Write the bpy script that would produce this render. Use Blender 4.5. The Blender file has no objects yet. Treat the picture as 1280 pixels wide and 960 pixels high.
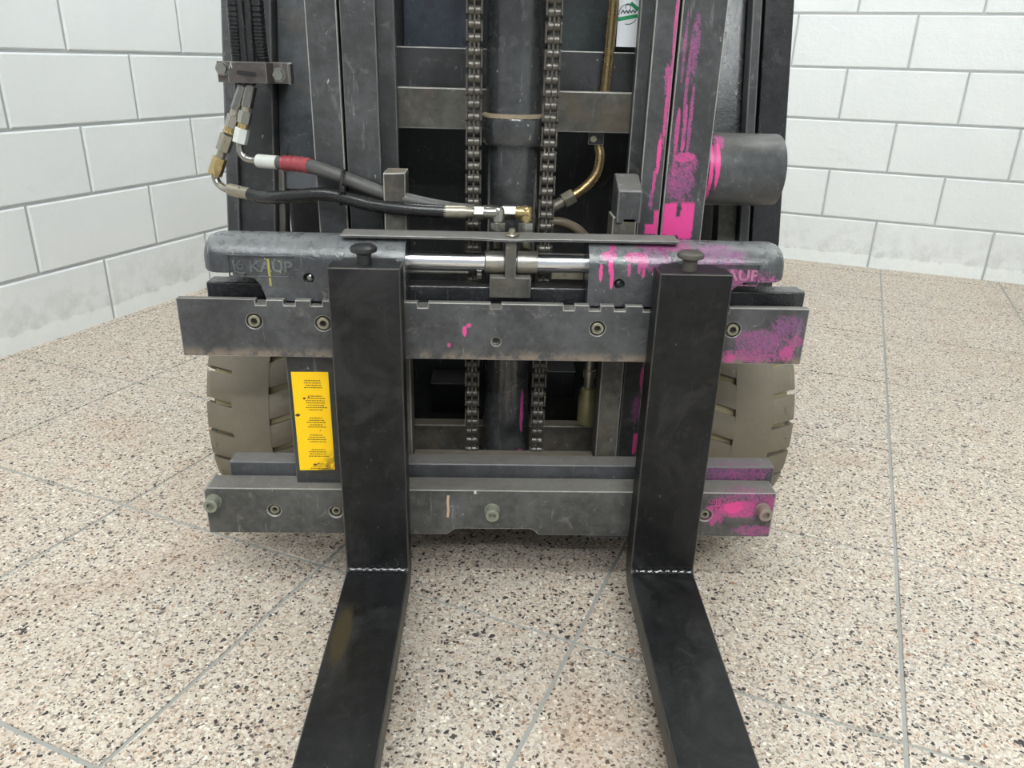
import bpy, bmesh, math, random
from mathutils import Vector, Matrix
from math import sin, cos, pi, radians
random.seed(7)
SC = bpy.context.scene
COL = SC.collection

# ---------------------------------------------------------------- camera
F_PX, PITCH, ROLL, YAW = 974.0, radians(22.58), radians(1.57), radians(1.98)
CAM = Vector((-.0129, -1.1223, .8864))
fh = Vector((sin(YAW), cos(YAW), 0)); rt = Vector((cos(YAW), -sin(YAW), 0))
fwd = fh*cos(PITCH) - Vector((0, 0, 1))*sin(PITCH)
dn = -fh*sin(PITCH) - Vector((0, 0, 1))*cos(PITCH)
rc = rt*cos(ROLL) - dn*sin(ROLL); dc = rt*sin(ROLL) + dn*cos(ROLL)
cd = bpy.data.cameras.new('camera'); cam = bpy.data.objects.new('camera', cd); COL.objects.link(cam)
cd.sensor_width = 36; cd.sensor_fit = 'HORIZONTAL'; cd.lens = F_PX/1280*36; cd.clip_start = .02
M = Matrix((rc, -dc, -fwd)).transposed().to_4x4(); M.translation = CAM
cam.matrix_world = M
SC.camera = cam

# ---------------------------------------------------------------- light and exposure
WORLD_STRENGTH, LAMP_STRENGTH, EXPOSURE = 0.55, 58.0, 0.02
w = bpy.data.worlds.new('daylight'); SC.world = w; w.use_nodes = True
bg = w.node_tree.nodes['Background']; bg.inputs[0].default_value = (.93, .97, 1, 1); bg.inputs[1].default_value = WORLD_STRENGTH
vs = SC.view_settings
vs.view_transform = 'Standard'; vs.look = 'None'; vs.gamma = 1; vs.use_curve_mapping = False; vs.exposure = EXPOSURE

# ---------------------------------------------------------------- node helpers
class NT:
    def __init__(s, name):
        s.m = bpy.data.materials.new(name); s.m.use_nodes = True
        s.t = s.m.node_tree; s.n = s.t.nodes; s.l = s.t.links
        s.b = s.n['Principled BSDF']; s._p = None
    def new(s, k, **kw):
        x = s.n.new(k)
        for a, v in kw.items(): setattr(x, a, v)
        return x
    def put(s, sock, v):
        if isinstance(v, bpy.types.NodeSocket): s.l.new(v, sock)
        elif isinstance(v, (tuple, list)):
            v = tuple(v)
            if len(v) == 3 and sock.type == 'RGBA': v += (1,)
            sock.default_value = v
        else: sock.default_value = v
    def pos(s):
        if s._p is None: s._p = s.new('ShaderNodeNewGeometry').outputs['Position']
        return s._p
    def nrm(s): return s.new('ShaderNodeNewGeometry').outputs['Normal']
    def math(s, op, a, b=0., clamp=False):
        x = s.new('ShaderNodeMath', operation=op, use_clamp=clamp); s.put(x.inputs[0], a); s.put(x.inputs[1], b); return x.outputs[0]
    def vm(s, op, a, b=(0, 0, 0), out=0):
        x = s.new('ShaderNodeVectorMath', operation=op); s.put(x.inputs[0], a); s.put(x.inputs[1], b)
        return x.outputs['Value'] if op in ('LENGTH', 'DISTANCE', 'DOT_PRODUCT') else x.outputs[0]
    def noise(s, scale, detail=4, rough=.55, vec=None, stretch=None, dist=0):
        v = vec if vec is not None else s.pos()
        if stretch: v = s.vm('MULTIPLY', v, stretch)
        x = s.new('ShaderNodeTexNoise'); s.put(x.inputs['Vector'], v)
        x.inputs['Scale'].default_value = scale; x.inputs['Detail'].default_value = detail
        x.inputs['Roughness'].default_value = rough; x.inputs['Distortion'].default_value = dist
        return x.outputs['Fac']
    def vor(s, scale, vec=None, feature='F1'):
        x = s.new('ShaderNodeTexVoronoi', feature=feature); s.put(x.inputs['Vector'], vec if vec is not None else s.pos())
        x.inputs['Scale'].default_value = scale; return x
    def step(s, v, lo, hi):
        x = s.new('ShaderNodeMapRange', interpolation_type='SMOOTHSTEP'); s.put(x.inputs[0], v)
        x.inputs[1].default_value = lo; x.inputs[2].default_value = hi; return x.outputs[0]
    def lerp(s, v, a, b):
        x = s.new('ShaderNodeMapRange'); s.put(x.inputs[0], v); x.inputs[3].default_value = a; x.inputs[4].default_value = b; return x.outputs[0]
    def mix(s, f, a, b, mode='MIX'):
        x = s.new('ShaderNodeMix', data_type='RGBA', blend_type=mode); s.put(x.inputs[0], f); s.put(x.inputs[6], a); s.put(x.inputs[7], b); return x.outputs[2]
    def ramp(s, v, stops, const=False):
        x = s.new('ShaderNodeValToRGB'); e = x.color_ramp.elements
        if const: x.color_ramp.interpolation = 'CONSTANT'
        while len(e) < len(stops): e.new(.5)
        for q, (p, c) in zip(e, stops): q.position = p; q.color = (*c, 1)
        s.put(x.inputs[0], v); return x.outputs[0]
    def sep(s, v):
        x = s.new('ShaderNodeSeparateXYZ'); s.put(x.inputs[0], v); return x.outputs
    def bump(s, h, strength=.3, dist=.002):
        x = s.new('ShaderNodeBump'); x.inputs['Strength'].default_value = strength; x.inputs['Distance'].default_value = dist
        s.put(x.inputs['Height'], h); s.l.new(x.outputs[0], s.b.inputs['Normal'])
    def out(s, col, rough=.5, metal=0., spec=.5):
        s.put(s.b.inputs['Base Color'], col); s.put(s.b.inputs['Roughness'], rough); s.put(s.b.inputs['Metallic'], metal)
        s.b.inputs['Specular IOR Level'].default_value = spec
        return s.m

def srgb(r, g, b):
    f = lambda c: (c/255/12.92 if c/255 <= .04045 else ((c/255+.055)/1.055)**2.4)
    return (f(r), f(g), f(b))

HOT = srgb(212, 66, 136); FADE = srgb(128, 76, 122)
def steel(name, base, rough=.45, dust=.25, dustcol=(.20, .18, .15), scr=.25, blobs=(), metal=.0, spec=.5, bump=.25, mottle=.5, extra=None):
    """worn painted steel: mottling, vertical scuffs, grey chips, dust on upward faces, and paint smears
    blobs: (centre xyz, radii xyz, raggedness, hot 0..1)"""
    n = NT(name)
    m1 = n.noise(11, 6, .6); m2 = n.noise(70, 5, .65); m3 = n.noise(260, 3, .6)
    f = n.math('ADD', n.math('MULTIPLY', m1, .65), n.math('MULTIPLY', m2, .35))
    c = n.mix(n.step(f, .38, .62), tuple(x*(1-mottle*.65) for x in base), tuple(min(1, x*(1+mottle*.75)) for x in base))
    sc = n.noise(26, 5, .7, stretch=(3.2, 3.2, .35))
    c = n.mix(n.math('MULTIPLY', n.step(sc, .60, .74), scr), c, (.30, .30, .29))
    ch = n.noise(130, 3, .6, stretch=(1.3, 1.3, .6))
    c = n.mix(n.math('MULTIPLY', n.step(ch, .69, .72), n.math('MULTIPLY', n.step(m1, .44, .56), scr*1.8)), c, (.46, .46, .44))
    rub = n.noise(34, 6, .75, dist=.7)
    c = n.mix(n.math('MULTIPLY', n.step(rub, .56, .68), scr*.55), c, (.26, .25, .23))
    nz = n.sep(n.nrm())[2]
    dm = n.math('MULTIPLY', n.step(nz, .35, .9), n.lerp(m2, .35, 1.2), True)
    c = n.mix(n.math('MULTIPLY', dm, dust), c, dustcol)
    rg = n.math('ADD', n.lerp(m2, rough-.12, rough+.16), n.math('MULTIPLY', dm, dust*.4), True)
    if extra: c = extra(n, c)
    if blobs:
        wob = n.noise(85, 6, .72, dist=1.2); px_, py_, pz_ = n.sep(n.pos()); cv = n.new('ShaderNodeCombineXYZ')
        n.put(cv.inputs[0], n.math('ADD', n.math('MULTIPLY', px_, .82), n.math('MULTIPLY', pz_, .57))); n.put(cv.inputs[1], py_)
        n.put(cv.inputs[2], n.math('MULTIPLY', n.math('SUBTRACT', n.math('MULTIPLY', pz_, .82), n.math('MULTIPLY', px_, .57)), .22))
        fine = n.noise(330, 4, .75, vec=cv.outputs[0], dist=.4)
        rid = n.math('ABSOLUTE', n.math('SUBTRACT', n.noise(120, 5, .75, dist=1.6), .5))
        scrib = n.math('SUBTRACT', 1., n.step(rid, .012, .075))
        g = n.math('ADD', n.math('MULTIPLY', n.math('SUBTRACT', wob, .5), 2.4), n.math('MULTIPLY', n.math('SUBTRACT', fine, .5), 2.2))
        tot = None; hot = None
        for ce, ra, k, h in blobs:
            v = n.vm('DIVIDE', n.vm('SUBTRACT', n.pos(), ce), ra)
            if k < 0:        # blocky patch
                q = n.sep(n.vm('ABSOLUTE', v)); d = n.math('SUBTRACT', 1., n.math('MAXIMUM', q[0], n.math('MAXIMUM', q[1], q[2]))); k = -k
            else: d = n.math('SUBTRACT', 1., n.vm('LENGTH', v))
            inside = n.step(d, -.1, .25)
            d = n.math('ADD', n.math('MINIMUM', d, .5), n.math('MULTIPLY', g, .30+k*.50))
            mk = n.math('MULTIPLY', n.step(d, .02, .24 if h < .6 else .10), inside)
            if h < .5: mk = n.math('MULTIPLY', mk, n.math('ADD', n.math('MULTIPLY', scrib, .60), .34))
            elif h < 1: mk = n.math('MULTIPLY', mk, n.math('ADD', n.math('MULTIPLY', scrib, .25), .68))
            hh = n.math('MULTIPLY', mk, h)
            tot = mk if tot is None else n.math('MAXIMUM', tot, mk)
            hot = hh if hot is None else n.math('MAXIMUM', hot, hh)
        pc = n.mix(n.math('ADD', hot, n.math('MULTIPLY', n.math('SUBTRACT', wob, .5), 1.2), True), FADE, HOT)
        c = n.mix(tot, c, pc)
    n.bump(n.math('ADD', m3, n.math('MULTIPLY', m2, 1.5)), bump, .0012)
    return n.out(c, rg, metal, spec)

def plain(name, col, rough=.5, metal=0., var=.25, scale=60, bump=.1, spec=.5):
    n = NT(name); f = n.noise(scale, 5, .6)
    c = n.mix(f, tuple(x*(1-var) for x in col), tuple(min(1, x*(1+var)) for x in col))
    if bump: n.bump(n.noise(scale*3, 3), bump, .001)
    return n.out(c, n.lerp(f, max(.03, rough-.08), rough+.08), metal, spec)

# ---------------------------------------------------------------- mesh helpers
class MB:
    def __init__(s): s.v = []; s.f = []; s.mi = []
    def add(s, vs, fs, mi=0):
        o = len(s.v); s.v += [tuple(v) for v in vs]; s.f += [tuple(i+o for i in f) for f in fs]; s.mi += [mi]*len(fs); return s
    def box(s, x0, x1, y0, y1, z0, z1, mi=0):
        return s.add([(x0,y0,z0),(x1,y0,z0),(x1,y1,z0),(x0,y1,z0),(x0,y0,z1),(x1,y0,z1),(x1,y1,z1),(x0,y1,z1)],
                     [(0,3,2,1),(4,5,6,7),(0,1,5,4),(1,2,6,5),(2,3,7,6),(3,0,4,7)], mi)
    def prism(s, poly, a, b, axis, mi=0):
        """polygon of 2-D points extruded from a to b along axis: 'x' (y,z), 'y' (x,z), 'z' (x,y)"""
        P = {'x': lambda p, t: (t, p[0], p[1]), 'y': lambda p, t: (p[0], t, p[1]), 'z': lambda p, t: (p[0], p[1], t)}[axis]
        n = len(poly); vs = [P(p, a) for p in poly] + [P(p, b) for p in poly]
        return s.add(vs, [tuple(range(n)), tuple(range(2*n-1, n-1, -1))] + [(i, n+i, n+(i+1) % n, (i+1) % n) for i in range(n)], mi)
    def loft(s, rings, caps=True, closed=True, mi=0):
        n = len(rings[0]); vs = [p for r in rings for p in r]; fs = []
        for k in range(len(rings)-1):
            for i in range(n if closed else n-1):
                j = (i+1) % n; fs.append((k*n+i, k*n+j, (k+1)*n+j, (k+1)*n+i))
        if caps: fs += [tuple(range(n-1, -1, -1)), tuple((len(rings)-1)*n+i for i in range(n))]
        return s.add(vs, fs, mi)
    def turn(s, p, d, prof, n=24, mi=0, ph=0., caps=True):
        """lathe: prof = [(distance along d, radius)...] from point p"""
        p = Vector(p); d = Vector(d).normalized(); u = d.orthogonal().normalized(); w_ = d.cross(u)
        return s.loft([[p+d*t+(u*cos(2*pi*i/n+ph)+w_*sin(2*pi*i/n+ph))*max(r, 1e-5) for i in range(n)] for t, r in prof], caps, mi=mi)
    def cyl(s, a, b, r, n=24, mi=0, r2=None, ph=0.):
        a = Vector(a); b = Vector(b); return s.turn(a, b-a, [(0, r), ((b-a).length, r if r2 is None else r2)], n, mi, ph)
    def tube(s, pts, r, n=14, sub=6, mi=0):
        pts = [Vector(p) for p in pts]; P = spline(pts, sub); rings = []
        t0 = (P[1]-P[0]).normalized(); u = t0.orthogonal().normalized()
        for i, p in enumerate(P):
            t = (P[min(i+1, len(P)-1)]-P[max(i-1, 0)]).normalized()
            u = (u-t*u.dot(t)).normalized(); v = t.cross(u)
            rr = r(i/(len(P)-1)) if callable(r) else r
            rings.append([p+(u*cos(2*pi*k/n)+v*sin(2*pi*k/n))*rr for k in range(n)])
        return s.loft(rings, mi=mi)
    def mesh(s, name):
        me = bpy.data.meshes.new(name); me.from_pydata(s.v, [], s.f); me.polygons.foreach_set('material_index', s.mi)
        bm = bmesh.new(); bm.from_mesh(me); bmesh.ops.recalc_face_normals(bm, faces=bm.faces); bm.to_mesh(me); bm.free()
        return me
    def build(s, name, mats, parent=None, smooth=35, bevel=0, wear=None, seg=2):
        return link(name, s.mesh(name), mats, parent, smooth, bevel, wear, seg)

def spline(pts, sub):
    if len(pts) < 3 or sub <= 1: return pts
    out = []
    for i in range(len(pts)-1):
        a = pts[max(i-1, 0)]; b = pts[i]; c = pts[i+1]; d = pts[min(i+2, len(pts)-1)]
        for k in range(sub):
            t = k/sub
            out.append(.5*((2*b)+(c-a)*t+(2*a-5*b+4*c-d)*t*t+(3*b-a-3*c+d)*t**3))
    return out+[pts[-1]]

def link(name, me, mats, parent=None, smooth=35, bevel=0, wear=None, seg=2):
    if not isinstance(mats, (list, tuple)): mats = [mats]
    mats = list(mats)
    if not me.materials:
        for m in mats: me.materials.append(m)
        if bevel and wear: me.materials.append(wear)
    if smooth:
        me.polygons.foreach_set('use_smooth', [True]*len(me.polygons)); me.set_sharp_from_angle(angle=radians(smooth))
    o = bpy.data.objects.new(name, me); COL.objects.link(o)
    if bevel:
        b = o.modifiers.new('edge', 'BEVEL'); b.width = bevel; b.segments = seg; b.limit_method = 'ANGLE'; b.angle_limit = radians(38)
        if wear: b.material = len(mats)
        b.harden_normals = True
    if parent: adopt(o, parent)
    return o
def adopt(o, p):
    bpy_loc = Matrix.Translation(abs_loc(p)); o.parent = p; o.matrix_parent_inverse = bpy_loc.inverted()
def abs_loc(o):
    return Vector(o.get('_at', (0, 0, 0)))
def root(name, loc, label, cat, group=None):
    o = bpy.data.objects.new(name, None); o.empty_display_size = .1; COL.objects.link(o); o.location = loc; o['_at'] = tuple(loc)
    o['label'] = label; o['category'] = cat
    if group: o['group'] = group
    return o
def struct(o): o['kind'] = 'structure'; return o
def cut(o, cutters):
    """carve real holes: cutters are MB solids"""
    mb = MB()
    for c in cutters: mb.add(c.v, c.f)
    t = bpy.data.objects.new('tmp', mb.mesh('tmp')); COL.objects.link(t)
    b = o.modifiers.new('hole', 'BOOLEAN'); b.object = t; b.solver = 'EXACT'; b.operation = 'DIFFERENCE'
    others = [m for m in o.modifiers if m != b]
    for m in others: m.show_viewport = False
    dg = bpy.context.evaluated_depsgraph_get(); me = bpy.data.meshes.new_from_object(o.evaluated_get(dg))
    for m in others: m.show_viewport = True
    o.modifiers.remove(b); o.data = me
    me.polygons.foreach_set('use_smooth', [True]*len(me.polygons)); me.set_sharp_from_angle(angle=radians(35))
    bpy.data.objects.remove(t)
def text_mesh(s, size, depth, loc, name, mat, parent, sx=1., align='CENTER', bold=0., tilt=0.):
    """lettering standing in the XZ plane, readable from -Y"""
    cu = bpy.data.curves.new(name, 'FONT'); cu.body = s; cu.size = size; cu.extrude = depth; cu.align_x = align; cu.align_y = 'CENTER'; cu.offset = bold
    cu.resolution_u = 3
    t = bpy.data.objects.new(name, cu); COL.objects.link(t)
    me = bpy.data.meshes.new_from_object(t.evaluated_get(bpy.context.evaluated_depsgraph_get()))
    bpy.data.objects.remove(t)
    me.transform(Matrix.Translation(loc) @ Matrix.Rotation(tilt, 4, 'Y') @ Matrix.Rotation(pi/2, 4, 'X') @ Matrix.Diagonal((sx, 1, 1, 1)))
    me.materials.clear()
    return link(name, me, mat, parent, 0)

# ---------------------------------------------------------------- materials: room
def terrazzo():
    n = NT('terrazzo'); p = n.pos()
    wob = n.new('ShaderNodeTexNoise'); n.put(wob.inputs['Vector'], p); wob.inputs['Scale'].default_value = 90; wob.inputs['Detail'].default_value = 2
    p2 = n.vm('ADD', p, n.vm('MULTIPLY', n.vm('SUBTRACT', wob.outputs['Color'], (.5, .5, .5)), (.011, .011, .0)))
    big = n.noise(2.2, 4, .6); mid = n.noise(9, 4, .6)
    info = n.new('ShaderNodeObjectInfo').outputs['Random']
    c = n.mix(n.step(big, .35, .65), srgb(204, 190, 172), srgb(192, 183, 171))
    c = n.mix(n.math('MULTIPLY', n.step(mid, .48, .70), .6), c, srgb(196, 168, 142))
    c = n.mix(n.math('MULTIPLY', info, .22), c, srgb(180, 160, 140))
    v = n.vor(300, p2); r = n.sep(v.outputs['Color'])
    fine = n.ramp(r[0], [(0, srgb(205, 196, 184)), (.34, srgb(224, 217, 205)), (.54, srgb(192, 164, 140)), (.70, srgb(176, 166, 152)), (.82, srgb(120, 108, 98)), (.93, srgb(62, 57, 56))], True)
    c = n.mix(.62, c, fine)
    v = n.vor(185, p2); r = n.sep(v.outputs['Color'])
    k = n.math('MULTIPLY', n.math('GREATER_THAN', r[0], .60), n.math('LESS_THAN', v.outputs['Distance'], n.lerp(r[2], .24, .60)))
    c = n.mix(k, c, n.ramp(r[1], [(0, srgb(52, 47, 45)), (.46, srgb(92, 83, 76)), (.62, srgb(140, 108, 84)), (.70, srgb(160, 150, 140)), (.78, srgb(234, 228, 216))], True))
    v = n.vor(78, p2); r = n.sep(v.outputs['Color'])
    k = n.math('MULTIPLY', n.math('GREATER_THAN', r[0], .90), n.math('LESS_THAN', v.outputs['Distance'], n.lerp(r[2], .12, .36)))
    c = n.mix(k, c, n.ramp(r[1], [(0, srgb(66, 60, 60)), (.45, srgb(100, 90, 82)), (.68, srgb(170, 122, 92)), (.80, srgb(214, 205, 190))], True))
    st = n.noise(1.3, 5, .6, dist=.4)
    c = n.mix(n.math('MULTIPLY', n.step(st, .54, .72), .42), c, srgb(160, 126, 98))
    n.bump(n.noise(400, 2), .06, .0006)
    return n.out(c, n.lerp(mid, .38, .6), 0, .4)
TERRAZZO = terrazzo()
GROUT = plain('grout', srgb(160, 160, 155), .8, 0, .15, 120, .3)
def wallpaint():
    n = NT('painted_block'); a = n.noise(2.2, 5, .6); b = n.noise(16, 5, .65); d = n.noise(110, 4, .6)
    z = n.sep(n.pos())[2]
    c = n.mix(a, srgb(222, 225, 225), srgb(234, 236, 235))
    sm = n.noise(5, 6, .7, stretch=(.6, .6, 2.2), dist=.8)
    c = n.mix(n.math('MULTIPLY', n.step(sm, .60, .78), .22), c, srgb(158, 158, 152))
    low = n.math('MULTIPLY', n.step(z, .26, .0), n.step(b, .42, .66))
    c = n.mix(n.math('MULTIPLY', low, .35), c, srgb(160, 158, 150))
    band = n.math('SUBTRACT', 1., n.step(n.math('ADD', z, n.math('MULTIPLY', n.math('SUBTRACT', b, .5), .05)), .050, .060))
    c = n.mix(n.math('MULTIPLY', band, .8), c, srgb(240, 243, 241))
    n.bump(n.math('ADD', n.math('MULTIPLY', band, .4), n.math('ADD', n.math('MULTIPLY', b, 1.6), n.math('MULTIPLY', d, .6))), .32, .008)
    return n.out(c, .42, 0, .35)
BLOCKPAINT = wallpaint()
MORTAR = plain('mortar', srgb(176, 179, 179), .6, 0, .1, 60, .3)
CEIL = plain('ceiling_white', srgb(205, 205, 200), .8, 0, .05)
lt = NT('lamp_glow'); lt.put(lt.b.inputs['Emission Color'], (.94, .985, 1, 1)); lt.b.inputs['Emission Strength'].default_value = LAMP_STRENGTH
LAMP = lt.out((.9, .9, .9), .5)

# ---------------------------------------------------------------- the room
GTH = radians(24.43); G0 = Vector((.137, -.0987, 0)); TS = .5
e1 = Vector((cos(GTH), -sin(GTH), 0)); e2 = Vector((sin(GTH), cos(GTH), 0))
LA = radians(23.0); L0 = Vector((-1.51, 1.155, 0)); ld = Vector((sin(LA), cos(LA), 0)); ln = Vector((cos(LA), -sin(LA), 0))   # ln points into the room
RA = radians(24.0); R0 = Vector((1.473, 2.701, 0)); rd = Vector((cos(RA), -sin(RA), 0)); rn = Vector((-sin(RA), -cos(RA), 0))
# corner of the two walls
det = ld.x*(-rd.y)+rd.x*ld.y
tl = ((R0.x-L0.x)*(-rd.y)+rd.x*(R0.y-L0.y))/det
CORNER = L0+ld*tl; sr = (CORNER-R0).dot(rd)
L_FRONT, R_END, H_ROOM = -4.2, 4.6, 3.4
PL = L0+ld*L_FRONT; PR = R0+rd*R_END; PF = PL+(PR-CORNER)

def room_quad(name, z0, z1, mat):
    out = [CORNER-ln*.2-rn*.2, PR-rn*.2, PF, PL-ln*.2]
    m = MB(); m.prism([(p.x, p.y) for p in out], z0, z1, 'z')
    return struct(m.build(name, mat, smooth=0))
floor = room_quad('floor', -.10, -.0025, GROUT)
ceiling = room_quad('ceiling', H_ROOM, H_ROOM+.1, CEIL)

def chamfered(a, b, h, g, c):
    """slab a x b x h whose top edges are chamfered by c, gap g already taken off; centred, top at z=0"""
    x, y = a/2-g/2, b/2-g/2; m = MB()
    m.loft([[(-x,-y,-h),(x,-y,-h),(x,y,-h),(-x,y,-h)], [(-x,-y,-c),(x,-y,-c),(x,y,-c),(-x,y,-c)],
            [(-x+c,-y+c,0),(x-c,-y+c,0),(x-c,y-c,0),(-x+c,y-c,0)]])
    return m
tile_mesh = chamfered(TS, TS, .0025, .0066, .0008).mesh('floor_tile'); tile_mesh.materials.append(TERRAZZO)
for i in range(-7, 9):
    for j in range(-4, 10):
        c = G0+e1*(i+.5)*TS+e2*(j+.5)*TS
        if (c-L0).dot(ln) < -.30 or (c-R0).dot(rn) < -.30 or c.y < -1.9 or (c-R0).dot(rd) > 3.4: continue
        o = bpy.data.objects.new('floor_tile', tile_mesh); COL.objects.link(o)
        o.location = c; o.rotation_euler = (random.gauss(0, .0004), random.gauss(0, .0004), -GTH); o.parent = floor

def block_wall(name, p0, d, nrm, t0, t1, courses, blen, joints, ch):
    """backing wall with painted blocks proud of recessed joints; d runs left to right seen from the room"""
    rot = Matrix((d, nrm.cross(d) if False else Vector((0, 0, 1)), nrm)).transposed()
    wall = MB(); a = p0+d*t0-nrm*.006; b = p0+d*t1-nrm*.006; c = b-nrm*.2; e = a-nrm*.2
    wall.prism([(q.x, q.y) for q in (a, b, c, e)], 0, H_ROOM, 'z')
    wo = struct(wall.build(name, MORTAR, smooth=0))
    me = {}
    def block(x0, x1, z0, z1):
        L = x1-x0; Hh = z1-z0
        if L < .03: return
        k = (round(L, 3), round(Hh, 3))
        if k not in me:
            me[k] = chamfered(L, Hh, .0075, .0085, .0050).mesh('wall_block'); me[k].materials.append(BLOCKPAINT)
        o = bpy.data.objects.new('wall_block', me[k]); COL.objects.link(o)
        mt = rot.to_4x4(); mt.translation = p0+d*(x0+x1)/2+Vector((0, 0, (z0+z1)/2))+nrm*random.uniform(-.0006, .0006)
        o.matrix_world = mt; o.parent = wo
    for r in range(courses):
        z0 = r*ch if r else -.012; z1 = (r+1)*ch
        off = joints[r % 2]; x = off+math.floor((t0-off)/blen)*blen
        while x < t1:
            block(max(x, t0), min(x+blen, t1), z0, z1); x += blen
    top = MB(); z = courses*ch
    a = p0+d*t0; b = p0+d*t1; c = b-nrm*.005; e = a-nrm*.005
    top.prism([(q.x, q.y) for q in (a, b, c, e)], z+.004, H_ROOM, 'z'); top.build('upper_wall', BLOCKPAINT, wo, smooth=0)
    return wo
block_wall('wall_left', L0, ld, ln, -1.6, tl, 7, .4905, (.44, .192), .2185)
block_wall('wall_right', R0, rd, rn, sr, 3.4, 7, .4925, (.384, .137), .2225)
m = MB(); q = [PR, PF, PF+rd*.2, PR+rd*.2]; m.prism([(v.x, v.y) for v in q], 0, H_ROOM, 'z'); struct(m.build('wall_added_shade', BLOCKPAINT, smooth=0))  # unseen wall added to keep outside light off the left wall

for px, py, hx, hy in ((-.1, -2.1, 1.1, .042), (-1.9, -1.2, .6, .035), (.9, -2.9, .6, .03), (.3, -3.75, 1.5, .035), (.1, 1.3, .7, .04), (2.3, .9, .5, .026)):
    m = MB(); m.box(px-hx, px+hx, py-hy, py+hy, H_ROOM-.09, H_ROOM-.01)
    m.build('light_tube', LAMP, ceiling, smooth=0)

# ---------------------------------------------------------------- materials: truck
def B(x, z, rx, rz, k=1., h=1., y=.14, ry=.05): return ((x, y, z), (rx, ry, rz), k, h)
EDGE = plain('worn_edge', srgb(150, 148, 143), .42, .3, .35, 90)
EDGED = plain('scuffed_edge', srgb(98, 98, 97), .45, .2, .35, 90)
MAST = steel('mast_grey', srgb(60, 61, 62), .38, .35, scr=.45)
RAILPINK = steel('mast_grey_pink', srgb(60, 61, 62), .38, .3, scr=.4, blobs=[
    B(.2600, .95, .0040, .07, .8, .8), B(.2610, .865, .0035, .06, .9, .9), B(.2570, .815, .0036, .055, 1.2, .9), B(.2555, .865, .008, .03, 1.6, .45), B(.2520, .755, .0036, .035, .8, 1), B(.2485, .715, .0034, .022, .8, .9), B(.246, .685, .004, .02, 1.4, .3),
    B(.2505, .637, .012, .009, -.35, 1), B(.2580, .648, .0055, .022, -.35, 1), B(.278, .655, .0115, .030, -.2, 1), B(.306, .652, .0125, .034, -.3, 1), B(.292, .643, .02, .018, -.2, 1),
    B(.290, .712, .026, .036, 2.2, .12), B(.297, .74, .02, .020, 2, .35), B(.278, .725, .006, .05, 1.4, .45), B(.292, .752, .020, .009, 1.2, .75), B(.276, .79, .004, .04, .9, .6), B(.287, .79, .004, .05, 1.0, .5), B(.295, .80, .0035, .07, .9, .35), B(.284, .86, .003, .07, 1.0, .3), B(.275, .91, .0025, .06, 1.2, .3), B(.290, .91, .008, .05, 2.2, .1),
    B(.2600, .375, .0045, .030, .8, 1), B(.2635, .345, .0030, .03, .8, 1), B(.254, .315, .009, .03, 2, .15), B(.258, .245, .0045, .024, -.5, 1)])
TUBEM = steel('tube_grey', srgb(66, 68, 70), .32, .3, scr=.3, blobs=[
    B(.3385, .725, .0035, .07, .7, 1, .14, .08), B(.3485, .742, .0042, .045, .8, 1, .14, .08), B(.352, .775, .010, .012, 1.5, .5, .15, .06), B(.346, .76, .006, .03, 1.4, .6, .14, .06)])
DARK = steel('frame_black', srgb(44, 45, 46), .35, .2, scr=.3)
GLOSSD = steel('cowl_black', srgb(28, 29, 31), .16, .1, scr=.15, spec=.6, bump=.12)
COWL = steel('cowl_bluegrey', srgb(64, 68, 72), .4, .1, scr=.3, extra=lambda n, c: n.mix(n.math('MULTIPLY', n.step(n.noise(16, 5, .7), .52, .66), .35), c, srgb(92, 76, 62)))
INNER = steel('interior_black', srgb(22, 25, 26), .4, .1, scr=.15)
RUSTY = steel('crossmember_grey', srgb(74, 72, 66), .5, .6, (.24, .20, .15), scr=.3, mottle=.7, extra=lambda n, c: n.mix(n.math('MULTIPLY', n.step(n.noise(12, 6, .7, dist=.5), .46, .66), .5), c, srgb(88, 76, 58)))
CYLM = steel('cylinder_grey', srgb(50, 51, 52), .15, .3, scr=.3, spec=.7, blobs=[B(.050, .30, .0035, .05, .5, .6, .15, .06), B(.066, .33, .002, .09, .4, .4, .17, .06), B(.048, .215, .008, .012, 1, .5, .15, .06)])
CHAIN = plain('oily_chain', srgb(80, 76, 70), .32, .4, .45, 200)
BRASS = plain('brass_pipe', srgb(146, 126, 90), .28, .8, .3, 40, .02)
BARTOP = steel('bar_grey', srgb(64, 65, 66), .45, .6, (.25, .23, .20), scr=.5, mottle=.6, blobs=[
    B(-.048, .505, .0035, .010, .4, 1, 0), B(-.042, .514, .005, .004, .5, .9, 0), B(-.072, .482, .003, .004, .6, .9, 0),
    B(.41, .495, .05, .022, 2.2, .1, 0), B(.445, .52, .03, .02, 2.6, 0, 0), B(.40, .472, .07, .012, 2.2, .35, 0), B(.452, .478, .014, .016, 1.2, .55, 0), B(.362, .468, .012, .009, 1.8, .75, 0), B(.385, .495, .02, .02, 2.6, .1, 0),
    B(.462, .497, .012, .012, 1.2, .4, 0)],
    extra=lambda n, c: n.mix(n.math('MULTIPLY', n.step(n.sep(n.pos())[2], .478, .462), n.step(n.noise(40, 5, .7), .40, .58)), c, srgb(118, 106, 94)))
BARLOW = steel('lower_bar_grey', srgb(70, 70, 68), .45, .55, (.24, .22, .19), scr=.55, mottle=.6, blobs=[
    B(.41, .197, .045, .020, 1.5, .75, 0), B(.405, .20, .02, .014, 1.3, 1, 0), B(.42, .205, .065, .03, 2.2, .3, 0), B(.445, .155, .04, .012, 2.0, .3, 0), B(.375, .19, .02, .03, 1.6, .6, 0), B(.462, .20, .02, .03, 1.6, .4, 0), B(-.075, .195, .0028, .024, .8, 0, 0, .0)])
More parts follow.
